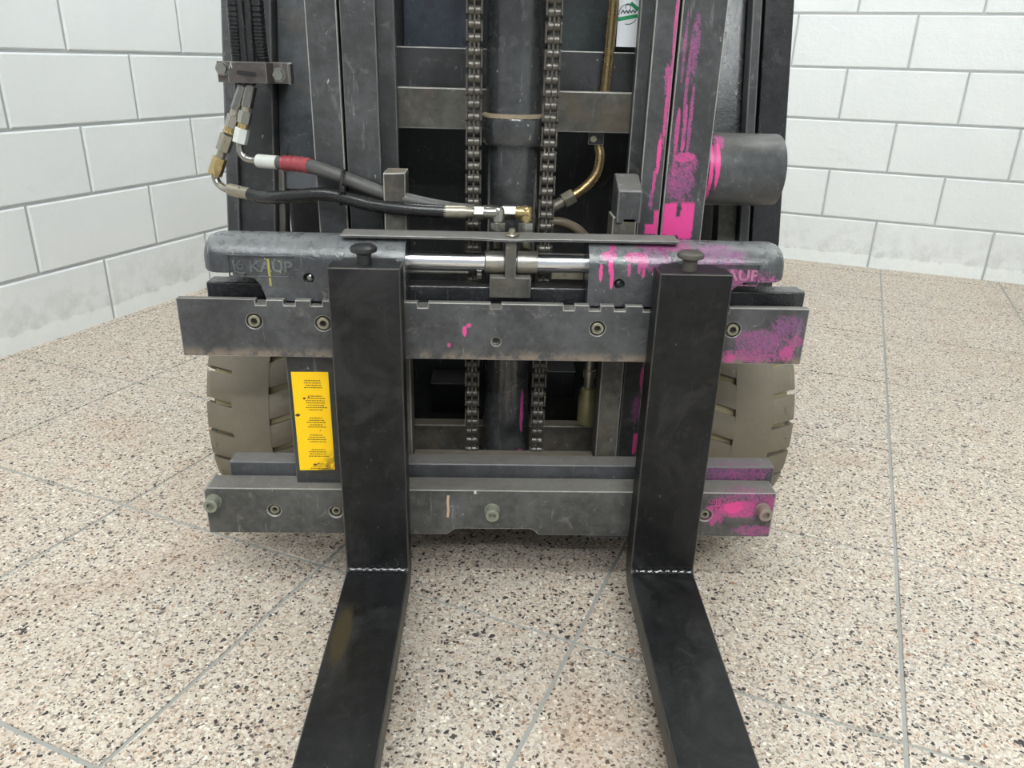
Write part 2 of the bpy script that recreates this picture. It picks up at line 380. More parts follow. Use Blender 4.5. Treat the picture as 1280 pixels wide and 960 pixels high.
CARR = steel('carriage_dark', srgb(62, 63, 65), .42, .6, (.25, .23, .21), scr=.35, blobs=[
    B(.44, .237, .05, .016, 2, .2, .05), B(.40, .237, .06, .016, 2.4, .1, .05), B(.245, .237, .003, .012, .6, .7, .05), B(.268, .237, .004, .012, .8, .7, .05), B(.463, .552, .006, .014, .8, .8, .05)])
GREASE = steel('greasy_black', srgb(34, 35, 37), .16, .1, scr=.1, spec=.7, bump=.9)
HOUS = steel('housing_grey', srgb(62, 64, 67), .19, .3, (.42, .43, .43), scr=.5, mottle=.5, spec=.75, bump=.5, blobs=[
    B(.155, .596, .0032, .016, .7, 1, .015), B(.169, .606, .0040, .014, .8, 1, .015), B(.172, .588, .0030, .020, .6, 1, .015), B(.166, .619, .014, .007, 1.3, .7, .02), B(.173, .628, .006, .008, 1.2, .7, .03), B(.205, .618, .018, .008, 1.3, .7, .02), B(.22, .612, .008, .012, 1.7, .6, .02),
    B(.197, .601, .003, .012, .7, .7, .015), B(.212, .603, .003, .01, .7, .7, .015), B(.219, .597, .003, .01, .7, .8, .015), B(.25, .632, .05, .008, 1.8, .45, .03, .06),
    B(.235, .615, .03, .02, 2.4, .1, .02), B(.33, .622, .05, .018, 2.4, .05, .02), B(.385, .585, .05, .014, 2.2, .3, .015), B(.385, .575, .06, .03, 2.6, .1, .015), B(.34, .60, .04, .006, 1.6, .4, .015)])
def forklook(n, c):
    w1 = n.noise(7, 6, .65, dist=.8); x, y, z = n.sep(n.pos())
    c = n.mix(n.math('MULTIPLY', n.step(w1, .50, .66), .55), c, srgb(52, 52, 53))
    v = n.math('SUBTRACT', 1., n.vm('LENGTH', n.vm('DIVIDE', n.vm('SUBTRACT', n.pos(), (-.222, -.20, .1)), (.016, .075, .03))))
    return n.mix(n.math('MULTIPLY', n.step(v, .0, .4), .6), c, srgb(66, 56, 32))
FORK = steel('fork_black', srgb(20, 20, 21), .36, .0, scr=.08, mottle=.7, spec=.3, bump=.2, extra=forklook)
FORKEDGE = plain('fork_edge', srgb(66, 63, 60), .4, .3, .4, 60)
CHROME = plain('chrome_rod', (.78, .79, .82), .2, 1, .06, 30, .03)
ZINC = plain('zinc_fitting', srgb(158, 157, 150), .2, .9, .25, 120, .02)
ZINCY = plain('yellow_zinc', srgb(178, 158, 112), .26, .75, .3, 90, .02)
ZINCD = plain('dirty_zinc', srgb(150, 145, 130), .3, .65, .35, 90, .03)
WHITEF = plain('pale_sleeve', srgb(205, 207, 202), .4, .2, .1, 60)
REDS = plain('red_sleeve', srgb(140, 58, 64), .35, 0, .35, 80, .5)
RUBBER = plain('hose_rubber', srgb(30, 30, 31), .26, 0, .3, 90, .15)
FERR = plain('crimped_ferrule', srgb(140, 140, 136), .16, .95, .2, 120, .02)
RUBDUST = plain('dusty_hose', srgb(74, 73, 71), .5, 0, .25, 90, .2)
BOLTM = plain('bolt_steel', srgb(142, 138, 120), .4, .55, .35, 150)
BOLTG = plain('bolt_greenish', srgb(136, 138, 124), .45, .35, .25, 120)
BLACKH = plain('bore_black', srgb(18, 18, 18), .6)
CLAMPM = steel('clamp_brown', srgb(62, 56, 54), .3, .2, scr=.5, mottle=.6, spec=.6)
def tyrem():
    n = NT('tyre_taupe'); a = n.noise(14, 5, .6); b = n.noise(90, 4, .6)
    c = n.mix(a, srgb(104, 97, 84), srgb(128, 120, 104))
    c = n.mix(n.math('MULTIPLY', n.step(n.noise(34, 5, .7, dist=.6), .64, .72), .6), c, srgb(74, 68, 58))
    n.bump(n.math('ADD', b, n.math('MULTIPLY', a, 2)), .3, .003); return n.out(c, .62, 0, .35)
TYRE = tyrem()
GROOVE = plain('tyre_groove', srgb(150, 140, 108), .7, 0, .25, 60)
def labelm():
    n = NT('label_yellow'); c = n.mix(n.noise(30, 4), srgb(250, 196, 10), srgb(255, 212, 18))
    z = n.sep(n.pos())
    d = n.math('MULTIPLY', n.step(n.noise(60, 6, .7), .40, .54), n.step(n.math('ADD', n.math('MULTIPLY', z[0], 1.), n.math('MULTIPLY', z[2], -1.)), -.562, -.532))
    c = n.mix(n.math('MULTIPLY', d, .75), c, srgb(104, 80, 20)); return n.out(c, .35, 0, .4)
LABELY = labelm()
INK = plain('black_ink', srgb(62, 50, 20), .6)
STWHITE = plain('sticker_white', srgb(244, 246, 250), .4, 0, .04)
STGREEN = plain('sticker_green', srgb(38, 150, 96), .4, 0, .08)
STGREY = plain('sticker_grey', srgb(70, 82, 80), .4)
YMARK = plain('yellow_paint_mark', srgb(150, 144, 78), .5)

# ---------------------------------------------------------------- forklift truck
T = root('forklift_truck', (.024, .3, 0), 'dark grey forklift truck with mast, lift chains and taupe tyres before block walls', 'forklift')
def rail(x0, x1, xin, y0, y1, z1, mat, wear=EDGE):
    """channel: flange face x0..x1 to the front, web on the far side from xin"""
    t = .016
    if xin > x1: poly = [(x0,y0),(x1,y0),(x1,y0+.02),(x0+t,y0+.028),(x0+t,y1-.028),(xin,y1-.02),(xin,y1),(x0,y1)]
    else: poly = [(x0,y0),(x1,y0),(x1,y1),(xin,y1),(xin,y1-.02),(x1-t,y1-.028),(x1-t,y0+.028),(x0,y0+.02)]
    m = MB(); m.prism(poly, .07, 1.9, 'z'); return m.build('mast_rail', mat, T, bevel=.002, wear=wear)
rail(-.286, -.2395, -.225, .138, .25, 1.9, MAST)
rail(-.2365, -.184, -.166, .142, .245, 1.9, MAST, EDGED)
rail(.227, .2625, .219, .142, .245, 1.9, RAILPINK)
rail(.2655, .333, .262, .138, .25, 1.9, RAILPINK)
# cross members
for x0, x1, y0, z0, z1, mat in ((-.176, .241, .252, .776, .841, RUSTY), (-.176, .241, .30, .80, .903, DARK), (-.176, .241, .252, .155, .226, RUSTY)):
    m = MB(); m.box(x0, x1, y0, y0+.03, z0, z1); m.build('mast_crossmember', mat, T, bevel=.002, wear=EDGE)
m = MB(); m.box(-.286, .333, .165, .30, .055, .10); m.build('mast_sill', CARR, T, bevel=.003)
# lift cylinder
cx, cy = .0235, .192
cylo = MB().turn((cx, cy, .15), (0, 0, 1), [(0, .044), (.62, .0425)], 40).build('lift_cylinder', CYLM, T)
def sub(mb, name, mat, par, **k):
    o = mb.build(name, mat, None, **k); o.parent = par; o.matrix_parent_inverse = Matrix.Identity(4); return o
sub(MB().turn((cx, cy, .76), (0, 0, 1), [(0, .045), (.001, .051), (.006, .0535), (.038, .0535), (.042, .052), (.0425, .044)], 40), 'collar', CYLM, cylo)
sub(MB().turn((cx, cy, .8025), (0, 0, 1), [(0, .0525), (.003, .052), (.006, .046)], 40), 'dust_ring', plain('tan_dust', srgb(128, 114, 94), .8, 0, .35, 150, .5), cylo)
sub(MB().turn((cx, cy, .80), (0, 0, 1), [(0, .0445), (1.0, .0455)], 40), 'upper_barrel', CYLM, cylo)
# lift chains, link by link
PITCH_C = .0186
def chain_link(outer):
    m = MB(); h = PITCH_C; W = .0112 if outer else .0088
    # two rollers rows seen from the front plus edge-on plates
    for zc in (-h/2, h/2) if outer else ():
        m.cyl((-W, 0, zc), (W, 0, zc), .0030, 8)
    xs = (-W, 0, W) if outer else (-W+.0024, 0, W-.0024)
    for xp in xs:
        t = .0013 if outer else .0017; prof = []
        for k in range(12):
            a = 2*pi*k/12; yy = .0074*cos(a); zz = (h/2)*(1 if sin(a) > 0 else -1)*(abs(sin(a)) > .2)+.0074*sin(a)*.95
            prof.append((yy*(.72 if abs(sin(a)) < .2 else 1), zz))
        m.prism(prof, xp-t, xp+t, 'x')
    if not outer:
        for zc in (-h/2, h/2):
            m.turn((-W-.0016, 0, zc), (1, 0, 0), [(0, .0060), (.002, .0080), (W+.0006, .0080), (W+.0016, .0070), (W+.0026, .0080), (2*W+.0012, .0080), (2*W+.0032, .0060)], 12)
    me = m.mesh('chain_link'); me.materials.append(CHAIN); me.polygons.foreach_set('use_smooth', [True]*len(me.polygons)); me.set_sharp_from_angle(angle=radians(40)); return me
LK = [chain_link(True), chain_link(False)]
for X0, X1 in ((-.0395, -.039), (.0790, .0785)):
    c = bpy.data.objects.new('lift_chain', MB().cyl((X0, .152, .15), (X0, .152, .172), .006, 12).mesh('lift_chain')); COL.objects.link(c); c.data.materials.append(CHAIN); adopt(c, T)
    for k in range(66):
        z = .18+k*PITCH_C
        o = bpy.data.objects.new('chain_link', LK[k % 2]); COL.objects.link(o); o.location = (X0+(X1-X0)*k/66, .152, z); o.rotation_euler = (0, 0, random.gauss(0, .02)); o.parent = c
# stub tube on the right rail
m = MB(); m.turn((.334, .20, .7275), (1, 0, 0), [(0, .056), (.001, .058), (.122, .058), (.126, .056), (.1265, .050), (.105, .049)], 56)
m.build('stub_tube', TUBEM, T)
# leaning cowl pillars: front plane leans back above z=.59
def lean(z): return .27 + max(0, z-.592)*.265
def leaning(name, x0, x1, z0, z1, mat, depth=.05, dy=0., wear=EDGED):
    m = MB(); zs = [z0] + ([.592] if z0 < .592 < z1 else []) + [z1]
    m.loft([[(x0, lean(z)+dy, z), (x1, lean(z)+dy, z), (x1, lean(z)+dy+depth, z), (x0, lean(z)+dy+depth, z)] for z in zs])
    return m.build(name, mat, T, bevel=.003, wear=wear)
leaning('cowl_pillar', -.470, -.392, .47, 1.9, DARK)
leaning('pillar_flange', -.474, -.452, .47, 1.9, MAST, .03, -.012)
leaning('cowl_panel', -.392, -.270, .66, 1.9, COWL, .02, .035)
leaning('cowl_pillar', .462, .514, .47, 1.9, GLOSSD, wear=None)
leaning('pillar_flange', .440, .458, .47, 1.9, DARK, .03, .0)
leaning('cowl_panel', .32, .445, .66, 1.9, GLOSSD, .02, .035, None)
leaning('cowl_post', .405, .440, .47, .70, RUSTY, .04, .02)
leaning('cowl_post', -.392, -.380, .47, .70, RUSTY, .04, .02)
for x in (-.340, .385):
    m = MB(); m.turn((x, .335, .718), (0, 1, 0), [(0, .036), (.002, .038), (.26, .038)], 32); m.build('tilt_cylinder', COWL if x < 0 else MAST, T)
# chassis
m = MB(); m.box(-.31, .36, .47, 1.75, .07, .50); m.box(-.44, .49, .56, 1.75, .50, 1.02)
m.build('chassis', INNER, T, bevel=.01)
m = MB(); m.box(-.27, .33, .44, .46, .07, 1.30); m.build('front_plate', INNER, T, bevel=.002)
m = MB(); m.box(-.17, -.045, .405, .437, .86, 1.25); m.build('battery_cover', steel('cover_blueblack', srgb(40, 46, 56), .35, .1, scr=.1), T, bevel=.004)
m = MB(); m.box(.09, .21, .405, .437, .86, 1.25); m.build('battery_cover', steel('cover_greenblack', srgb(44, 50, 50), .35, .1, scr=.1), T, bevel=.004)
for x0, x1, z0, z1 in ((-.13, -.04, .20, .27), (.10, .17, .24, .30)):
    m = MB(); m.box(x0, x1, .36, .44, z0, z1); m.build('pump_block', INNER, T, bevel=.004)
# wheels are written as tyre (part) with lugs (sub-parts)
def wheel(x0, x1, flip):
    cyw, czw, R = .42, .23, .23
    nseg = 24; W = x1-x0
    t = MB().turn((x0+.004, cyw, czw), (1, 0, 0), [(0, .05), (.0, .14), (.002, .195), (.012, R-.014), (W-.020, R-.014), (W-.010, .195), (W-.008, .14), (W-.008, .05)], 72).build('tyre', GROOVE, T, smooth=30)
    xb0, xb1 = (x0+.26*W, x0+.62*W) if not flip else (x0+.38*W, x0+.76*W)
    sub(MB().turn((xb0, cyw, czw), (1, 0, 0), [(0, R-.02), (0, R), (xb1-xb0, R), (xb1-xb0, R-.02)], 72), 'tread_band', TYRE, t, smooth=30)
    da = 2*pi/nseg
    P = lambda x, a, r: (x, cyw-cos(a)*r, czw+sin(a)*r)
    for k in range(nseg):
        for side in (0, 1):
            inner = (side == 1) != flip            # the shoulder towards the mast is worn into deeper steps
            xa, xb, xm = (x0, xb0+.003, x0+.010) if side == 0 else (x1, xb1-.003, x1-.010)
            a0 = k*da+(.5*da if side else 0); a1 = a0+da*(.84 if not inner else .78); sk = .05 if not inner else .09
            rings = []
            for q in range(5):
                a = a0+(a1-a0)*q/4; e = .004 if q in (0, 4) else 0
                rings.append([P(xa, a+sk, R-.035), P(xb, a, R-.02), P(xb, a, R-.0005-e*.3), P(xm, a+sk, R-.001-e-(.005 if inner and not flip else 0)), P(xa, a+sk, R-.012)])
            sub(MB().loft(rings), 'tread_lug', TYRE, t, smooth=25)
    sub(MB().turn((x0+.001, cyw, czw), (1, 0, 0), [(0, .04), (0, .12), (W-.002, .12), (W-.002, .04)], 32), 'wheel_hub', DARK, t)
wheel(-.531, -.343, False)
wheel(.384, .570, True)
# truck's own fork carriage behind the side shifter
m = MB(); m.box(-.446, .485, .050, .086, .490, .561); m.build('carriage_bar', [GREASE], T, bevel=.003)
m = MB(); m.box(-.446, .4845, .050, .086, .190, .250); m.build('carriage_bar', CARR, T, bevel=.0025, wear=EDGED)
m = MB(); m.prism([(-.175,.150),(-.142,.150),(-.142,.10),(-.160,.09),(-.175,.09)], .19, .724, 'z'); m.build('carriage_upright', RUSTY, T, bevel=.002, wear=EDGE)
m = MB(); m.prism([(.180,.150),(.180,.10),(.196,.09),(.216,.09),(.216,.150)], .19, .664, 'z'); m.build('carriage_upright', RUSTY, T, bevel=.002, wear=EDGE)
m = MB(); m.prism([(.090, .655),(.090,.706),(.132,.724),(.150,.724),(.150,.655)], .184, .222, 'x'); m.build('upright_stop', MAST, T, bevel=.003, wear=EDGED)
m = MB(); m.box(-.175, .216, .088, .15, .195, .226); m.build('carriage_tie', RUSTY, T, bevel=.002, wear=EDGED)
# brass pipe and fittings to the right of the cylinder
pp = MB(); pp.tube([(.186, .285, 1.25), (.184, .285, .99), (.180, .285, .85), (.174, .285, .765), (.178, .28, .735), (.172, .275, .705), (.150, .27, .680), (.122, .265, .662)], .0085, 16)
pipe = pp.build('brass_pipe', BRASS, T)
sub(MB().cyl((.134, .267, .669), (.116, .264, .659), .014, 6), 'hex_nut', ZINCD, pipe, smooth=0)
sub(MB().cyl((.116, .264, .659), (.092, .262, .645), .010, 16), 'union', ZINCD, pipe)
m = MB(); m.box(.155, .182, .272, .279, .755, .775); cl = m.build('pipe_clip', DARK, T, bevel=.001, wear=EDGE)
sub(MB().cyl((.163, .274, .765), (.163, .266, .765), .006, 6), 'bolt', BOLTM, cl, smooth=0)
MB().tube([(.075, .25, .62), (.105, .25, .626), (.130, .25, .620), (.150, .25, .607), (.166, .25, .585), (.17, .25, .55)], .0085, 14).build('return_hose', plain('return_hose_brown', srgb(96, 84, 68), .45), T)
cp = MB().turn((.178, .225, .248), (0, 0, 1), [(0, .0165), (.002, .018), (.052, .018), (.060, .0155), (.068, .0155), (.074, .0115)], 28).build('quick_coupling', plain('olive_coupling', srgb(150, 142, 104), .35, .4, .25, 60), T)
sub(MB().turn((.178, .225, .322), (0, 0, 1), [(0, .0095), (.02, .0095), (.021, .012), (.035, .012), (.036, .0095), (.12, .0095)], 24), 'coupling_stem', ZINCD, cp)
# hose clamp on the left pillar
m = MB(); m.prism([(-.440,.196),(-.424,.196),(-.418,.180),(-.360,.180),(-.352,.196),(-.330,.196),(-.330,.200),(-.440,.200)], .8425, .8735, 'z')
clamp = m.build('hose_clamp', CLAMPM, T, bevel=.0012, wear=EDGED)
m = MB(); m.box(-.440, -.328, .212, .218, .8425, .8735); m.box(-.405, -.37, .218, .36, .845, .868); m.box(-.331, -.327, .196, .218, .842, .872)
sub(m, 'clamp_bracket', CLAMPM, clamp, bevel=.001, wear=EDGE)
for x, z in ((-.4315, .8625), (-.3450, .8555)):
    b = MB(); b.turn((x, .196, z), (0, -1, 0), [(0, .0105), (.0012, .0105)], 24); b.turn((x, .195, z), (0, -1, 0), [(0, .0092), (.006, .0092), (.0068, .0084)], 6, ph=.3)
    sub(b, 'bolt', ZINC, clamp, smooth=20)
m = MB(); m.prism([(x_, z_) for x_, z_ in [(-.402+.003*cos(a), .858+.003*sin(a)) for a in [pi/2+k*pi/6 for k in range(7)]]+[(-.378+.003*cos(a), .856+.003*sin(a)) for a in [-pi/2+k*pi/6 for k in range(7)]]], .1785, .1798, 'y')
sub(m, 'slot', BLACKH, clamp, smooth=0)
# maker's sticker behind the mast
st = MB(); st.box(.1955, .232, .2995, .3015, .9112, 1.04); sticker = st.build('sticker', STWHITE, T, smooth=0)
def flat(mb, name, mat): return sub(mb, name, mat, sticker, smooth=0)
def strip(pts, wd, y, mb=None):
    mb = mb or MB()
    for (xa, za), (xb, zb) in zip(pts[:-1], pts[1:]):
        d = Vector((xb-xa, zb-za)); L = d.length; nn = Vector((-d.y, d.x))/L*wd/2
        mb.add([(xa+nn.x, y, za+nn.y), (xb+nn.x, y, zb+nn.y), (xb-nn.x, y, zb-nn.y), (xa-nn.x, y, za-nn.y)], [(0, 1, 2, 3)])
    return mb
sx0, sz0 = .2118, .9611
circ = [(sx0+.0154*cos(a), sz0+.0154*sin(a)) for a in [radians(20+k*12) for k in range(15)]]
circ2 = [(sx0+.0154*cos(a), sz0+.0154*sin(a)) for a in [radians(255+k*11) for k in range(8)]]
flat(strip(circ2, .0012, .2992, strip(circ, .0012, .2992)), 'emblem_ring', STGREY)
flat(strip([(sx0-.018, sz0-.0085), (sx0+.016, sz0-.002)], .0058, .2990, strip([(sx0+.003, sz0+.0165), (sx0+.0165, sz0+.007)], .0058, .2990)), 'emblem_roof', STGREEN)
flat(strip([(sx0-.012, sz0), (sx0-.009, sz0+.006), (sx0-.006, sz0+.001), (sx0-.003, sz0+.006), (sx0, sz0+.001), (sx0+.002, sz0+.007), (sx0+.005, sz0+.002), (sx0+.008, sz0+.007), (sx0+.011, sz0+.002), (sx0+.014, sz0+.008)], .0018, .2991), 'emblem_letters', STGREY)
flat(strip([(sx0-.001+.0042*cos(a), sz0+.010+.0042*sin(a)) for a in [radians(-30+k*24) for k in range(11)]], .0012, .2991), 'emblem_gear', STGREY)

# ---------------------------------------------------------------- side shifter (slides on the truck's carriage)
S = root('side_shifter', (0, .02, .142), 'grey steel fork carriage with notched bar, pink paint smears and chrome rod', 'fork carriage')
def sp(mb, name, mat, **k): return mb.build(name, mat, S, **k)
# notched top bar
notches = [(-.359,-.343),(-.317,-.300),(-.277,-.260),(-.1185,-.103),(-.0095,.0065),(.1005,.117),(.139,.156),(.177,.194),(.2205,.237),(.341,.352)]
zt, zb = .549, .459
poly = [(-.475, zb), (.4745, zb), (.475, zt)]
for a, b in reversed(notches): poly += [(b, zt), (b-.0006, zt-.0085), (a+.0006, zt-.0085), (a, zt)]
poly += [(-.475, zt)]
m = MB(); m.prism(poly, 0, .0135, 'y'); m.box(-.4745, .4745, .0135, .036, zb, zt-.010)
top = sp(m, 'top_bar', [BARTOP], bevel=.0014, wear=EDGE)
def socket_bolt(x, z, par, y=0., r=.0092):
    b = MB(); b.turn((x, y+.0075, z), (0, -1, 0), [(0, r), (.0078, r), (.0088, r*.9), (.0088, r*.56), (.003, r*.5)], 28, caps=False)
    b.turn((x, y+.004, z), (0, -1, 0), [(0, r*.58), (.0005, r*.58)], 6, 1)
    return sub(b, 'socket_bolt', [BOLTM, BLACKH], par, smooth=30)
ub = [(-.363,.5155),(-.2605,.5135),(.1535,.5125),(.3610,.514)]
hole = [MB().cyl((x, -.01, z), (x, .009, z), .0118, 28) for x, z in ub] + [MB().cyl((0, -.01, .4885), (0, .011, .4885), .0068, 24)]
m = MB(); 
cut(top, hole)
for x, z in ub: socket_bolt(x, z, top)
# lower bar
poly = [(-.475,.142),(-.076,.142),(-.066,.1505),(-.058,.153),(.064,.153),(.070,.150),(.077,.142),(.475,.142),(.475,.2275),(-.470,.2275),(-.475,.222)]
m = MB(); m.prism(poly, 0, .045, 'y'); low = sp(m, 'lower_bar', [BARLOW], bevel=.002, wear=EDGE)
lb = [(-.363,.186),(-.2615,.1845),(.3590,.1835)]
cut(low, [MB().cyl((x, -.01, z), (x, .012, z), .0105, 28) for x, z in lb])
for x, z in lb: socket_bolt(x, z, low, .004, .0078)
def cap_bolt(x, z, mat):
    b = MB(); b.turn((x, .001, z), (0, -1, 0), [(0, .0130), (.003, .0130), (.0032, .0118), (.019, .0115), (.0205, .0105), (.0205, .0062), (.014, .0056)], 30, caps=False)
    b.turn((x, -.012, z), (0, -1, 0), [(0, .0060), (.001, .0060)], 6, 0); return sub(b, 'cap_bolt', mat, low, smooth=30)
cap_bolt(-.4600, .2035, BOLTG); cap_bolt(-.0015, .1905, BOLTG); cap_bolt(.4545, .196, plain('bolt_pinkish', srgb(150, 136, 126), .4, .4))
m = MB(); m.box(.155, .245, .012, .05, .130, .1425); sp(m, 'lower_hook', CARR, bevel=.002)
m = MB(); m.box(-.25, -.15, .046, .10, .130, .188); sp(m, 'lower_hook', CARR, bevel=.002)
# scratch with bare wood-coloured filler and stamped marks on the lower bar
m = strip([(-.0745, .218), (-.0755, .205), (-.0745, .19), (-.076, .176)], .004, -.0004); sub(m, 'scrape_mark', plain('scrape_tan', srgb(186, 160, 134), .6), low, smooth=0)
m = strip([(-.030, .2275), (-.030, .2215)], .004, -.0005); sub(m, 'scrape_mark', plain('scrape_white', srgb(205, 205, 200), .6), low, smooth=0)
STAMP = plain('stamp_dark', srgb(58, 38, 52), .6)
for s_, x, z, sz in (('2017', .3740, .2085, .0125), ('ST', .3760, .196, .011)): text_mesh(s_, sz, .0001, (x, -.0004, z), 'stamped_number', STAMP, None, 1.).parent = low
# side plates joining the bars, yellow label on the left one
m = MB(); m.box(-.327, -.232, .020, .037, .2275, .459); pl = sp(m, 'side_plate', DARK, bevel=.0015, wear=EDGED)
m = MB(); m.box(.240, .328, .020, .037, .2275, .459); sp(m, 'side_plate', DARK, bevel=.0015, wear=EDGED)
m = MB(); m.add([(-.3205,.0195,.4265),(-.2625,.0195,.4270),(-.2625,.0195,.2535),(-.3200,.0195,.2515),(-.3205,.0205,.4265),(-.2625,.0205,.4270),(-.2625,.0205,.2535),(-.3200,.0205,.2515)],
    [(0,1,2,3),(4,7,6,5),(0,4,5,1),(1,5,6,2),(2,6,7,3),(3,7,4,0)])
lab = sub(m, 'warning_label', LABELY, pl, smooth=0); lab['label'] = 'yellow label with small black print'
m = MB(); z = .413
for blk in (4, 7, 5, 4, 4, 5):
    for r in range(blk):
        wd = random.uniform(.017, .031); xc = -.2915+.0008*(blk); x = xc-wd/2
        while x < xc+wd/2:
            q = random.uniform(.0012, .0042); m.add([(x, .0192, z), (x+q, .0192, z), (x+q, .0192, z-.0014), (x, .0192, z-.0014)], [(0, 1, 2, 3)]); x += q+.0008
        z -= .0040
    z -= .0105
for (x, zz, a, b) in ((-.303, .3815, .006, .002), (-.296, .384, .003, .0015), (-.3155, .352, .010, .0030), (-.294, .2625, .008, .0014), (-.2815, .325, .0025, .0012), (-.288, .265, .003, .0015)):
    m.add([(x-a/2, .01915, zz), (x, .01915, zz+b), (x+a/2, .01915, zz+b*.3), (x, .01915, zz-b)], [(0, 1, 2, 3)])
m.build('print', INK, None, smooth=0).parent = pl
# cylinder housings
def housing(sign):
    yc, zc, r = .060, .592, .045; xin, xout = .137, .4365
    m = MB(); rings = []
    xs = [xin, xin+.003] + [.20, .26, .30, .335, .345, .352, .359, .366, .373, .379, .383, .39, .40] + [xout-.022+.022*sin(radians(a)) for a in (0, 20, 40, 58, 72, 83, 90)]
    for x in xs:
        # bottom of the front apron rises as an arch towards the outer end
        if x <= .345: zb_ = .5435
        elif x < .383: u = (x-.345)/.038; zb_ = .5435+(.585-.5435)*math.sqrt(max(0, 1-(1-u)**2))
        else: zb_ = .585
        k = 1.
        if x > xout-.022: u = (x-(xout-.022))/.022; k = 1-.42*(1-math.sqrt(max(0, 1-u*u)))
        if x == xin: k = .985
        pr = [(.015, zb_)]
        pr += [(.015, zb_+(.600-zb_)*t) for t in (.33, .66, 1.)]
        pr += [(yc-r*cos(radians(a)), .600+(zc+r-.600)*sin(radians(a))) for a in range(12, 91, 13)]
        pr += [(yc+r*sin(radians(a)), .600+(zc+r-.600)*cos(radians(a))) for a in range(15, 91, 15)]
        pr += [(.105, .572), (.048, .572), (.046, min(zb_, .571) if zb_ < .571 else .5715)]
        if zb_ > .5715:
            pr[-3:] = [(.105, .585), (.048, .585), (.046, .585)]
        rings.append([(sign*x, yc+(y-yc)*k, zc+.012+(z-zc-.012)*k) for y, z in pr])
    m.loft(rings)
    h = sp(m, 'cylinder_housing', [HOUS], smooth=40)
    xh = .184 if sign > 0 else -.2805
    cut(h, [MB().cyl((xh, 0, .5785), (xh, .03, .5785), .0082, 24)] + [MB().box(*( (-.396, -.3005) if sign < 0 else (.3010, .392)), 0., .0170, .580, .611)])
    b = MB(); b.turn((xh, .028, .5785), (0, -1, 0), [(0, .006), (.008, .005), (.010, .002)], 16); sub(b, 'grease_nipple', ZINC if sign < 0 else GREASE, h)
    return h
hl = housing(-1); hr = housing(1)
def lettering(par, x0, mat):
    xk = x0
    text_mesh('KAUP', .0225, .0013, (xk+(.0605 if x0 < 0 else .0625), .0166, .5945), 'raised_lettering', mat, None, 1.12 if x0 < 0 else 1.18, bold=.0005).parent = par
    # emblem: a K with a small hook and ring
    e = strip([(xk+.006, .604), (xk+.008, .586)], .0024, .0159); strip([(xk+.017, .604), (xk+.009, .596), (xk+.013, .590)], .0022, .0159, e)
    strip([(xk+.0165+.0042*cos(a), .5945+.0042*sin(a)) for a in [k*pi/5 for k in range(11)]], .0018, .0159, e)
    strip([(xk+.010, .587), (xk+.016, .5845), (xk+.024, .585)], .0018, .0159, e)
    e2_ = MB(); n = len(e.v); e2_.add(e.v, e.f)
    o = sub(e2_, 'raised_emblem', mat, par, smooth=0); sd = o.modifiers.new('thick', 'SOLIDIFY'); sd.thickness = .0012; sd.offset = 0
    # frame lip of the cast name plate
    a, b, c, d = xk-.001, xk+.0955, .5795, .6115
    f = MB(); f.box(a, b, .0142, .017, d-.0012, d+.0004); f.box(a, b, .0142, .017, c-.0004, c+.0012); f.box(a, a+.0014, .0142, .017, c, d); f.box(b-.0014, b, .0142, .017, c, d)
    sub(f, 'plate_frame', HOUS, par, smooth=0)
LETG = steel('raised_grey', srgb(88, 91, 92), .4, .2, scr=.5)
lettering(hl, -.396, LETG); 
LETP = plain('pinkish_letters', srgb(165, 105, 135), .5, 0, .3, 200)
lettering(hr, .2985, LETP)
m = strip([(-.3385, .607), (-.3375, .600), (-.338, .590), (-.3375, .580), (-.3375, .566)], .0034, .0148); sub(m, 'paint_mark', YMARK, hl, smooth=0)
for x, z in ((-.3225, .605), (-.3225, .589), (-.343, .608)): sub(strip([(x, z), (x+.0015, z-.0025)], .002, .0148), 'paint_mark', YMARK, hl, smooth=0)
# strip over the housings
m = MB(); n_ = 24
xs = [-.233+(.505)*k/n_ for k in range(n_+1)]
def dent(x): return -.0022*math.exp(-((x-.018)/.035)**2)
m.loft([[(x, .030, .6375+dent(x)), (x, .030, .6415+dent(x)), (x, .071, .6425), (x, .071, .6385)] for x in xs])
sp(m, 'cover_strip', CARR, bevel=.001, wear=EDGE, smooth=30)
COLLARM = plain('collar_steel', srgb(165, 162, 154), .32, .75, .35, 60, .03)
# chrome rod, collars and the centre lug
sp(MB().cyl((-.138, .060, .5985), (.138, .060, .5985), .0152, 40), 'piston_rod', CHROME)
for x0, x1 in ((-.0195, .012), (.029, .062)): sp(MB().turn((x0, .060, .5985), (1, 0, 0), [(0, .0155), (.002, .0172), (x1-x0-.002, .0172), (x1-x0, .0165)], 36), 'rod_collar', COLLARM)
m = MB(); m.prism([(-.0115,.5475),(.052,.5475),(.0525,.580),(.0285,.580),(.0285,.634),(.0118,.634),(.0118,.580),(-.0115,.580)], .036, .080, 'y')
sp(m, 'center_lug', RUSTY, bevel=.002, wear=EDGED)
sp(MB().cyl((-.138, .078, .5775), (-.045, .078, .5775), .0045, 12), 'guide_rod', ZINC)
m = MB(); m.box(.086, .137, .075, .085, .568, .580); sp(m, 'guide_block', ZINCD, bevel=.001)
sp(MB().cyl((-.031, .060, .5765), (-.024, .060, .5765), .0065, 6), 'hex_nut', ZINC, smooth=0)
sp(MB().turn((.0215, .052, .642), (0, 0, 1), [(0, .011), (.002, .010), (.003, .0055), (.006, .0055), (.007, .0045), (.010, .0045)], 20), 'bleed_screw', ZINCD)

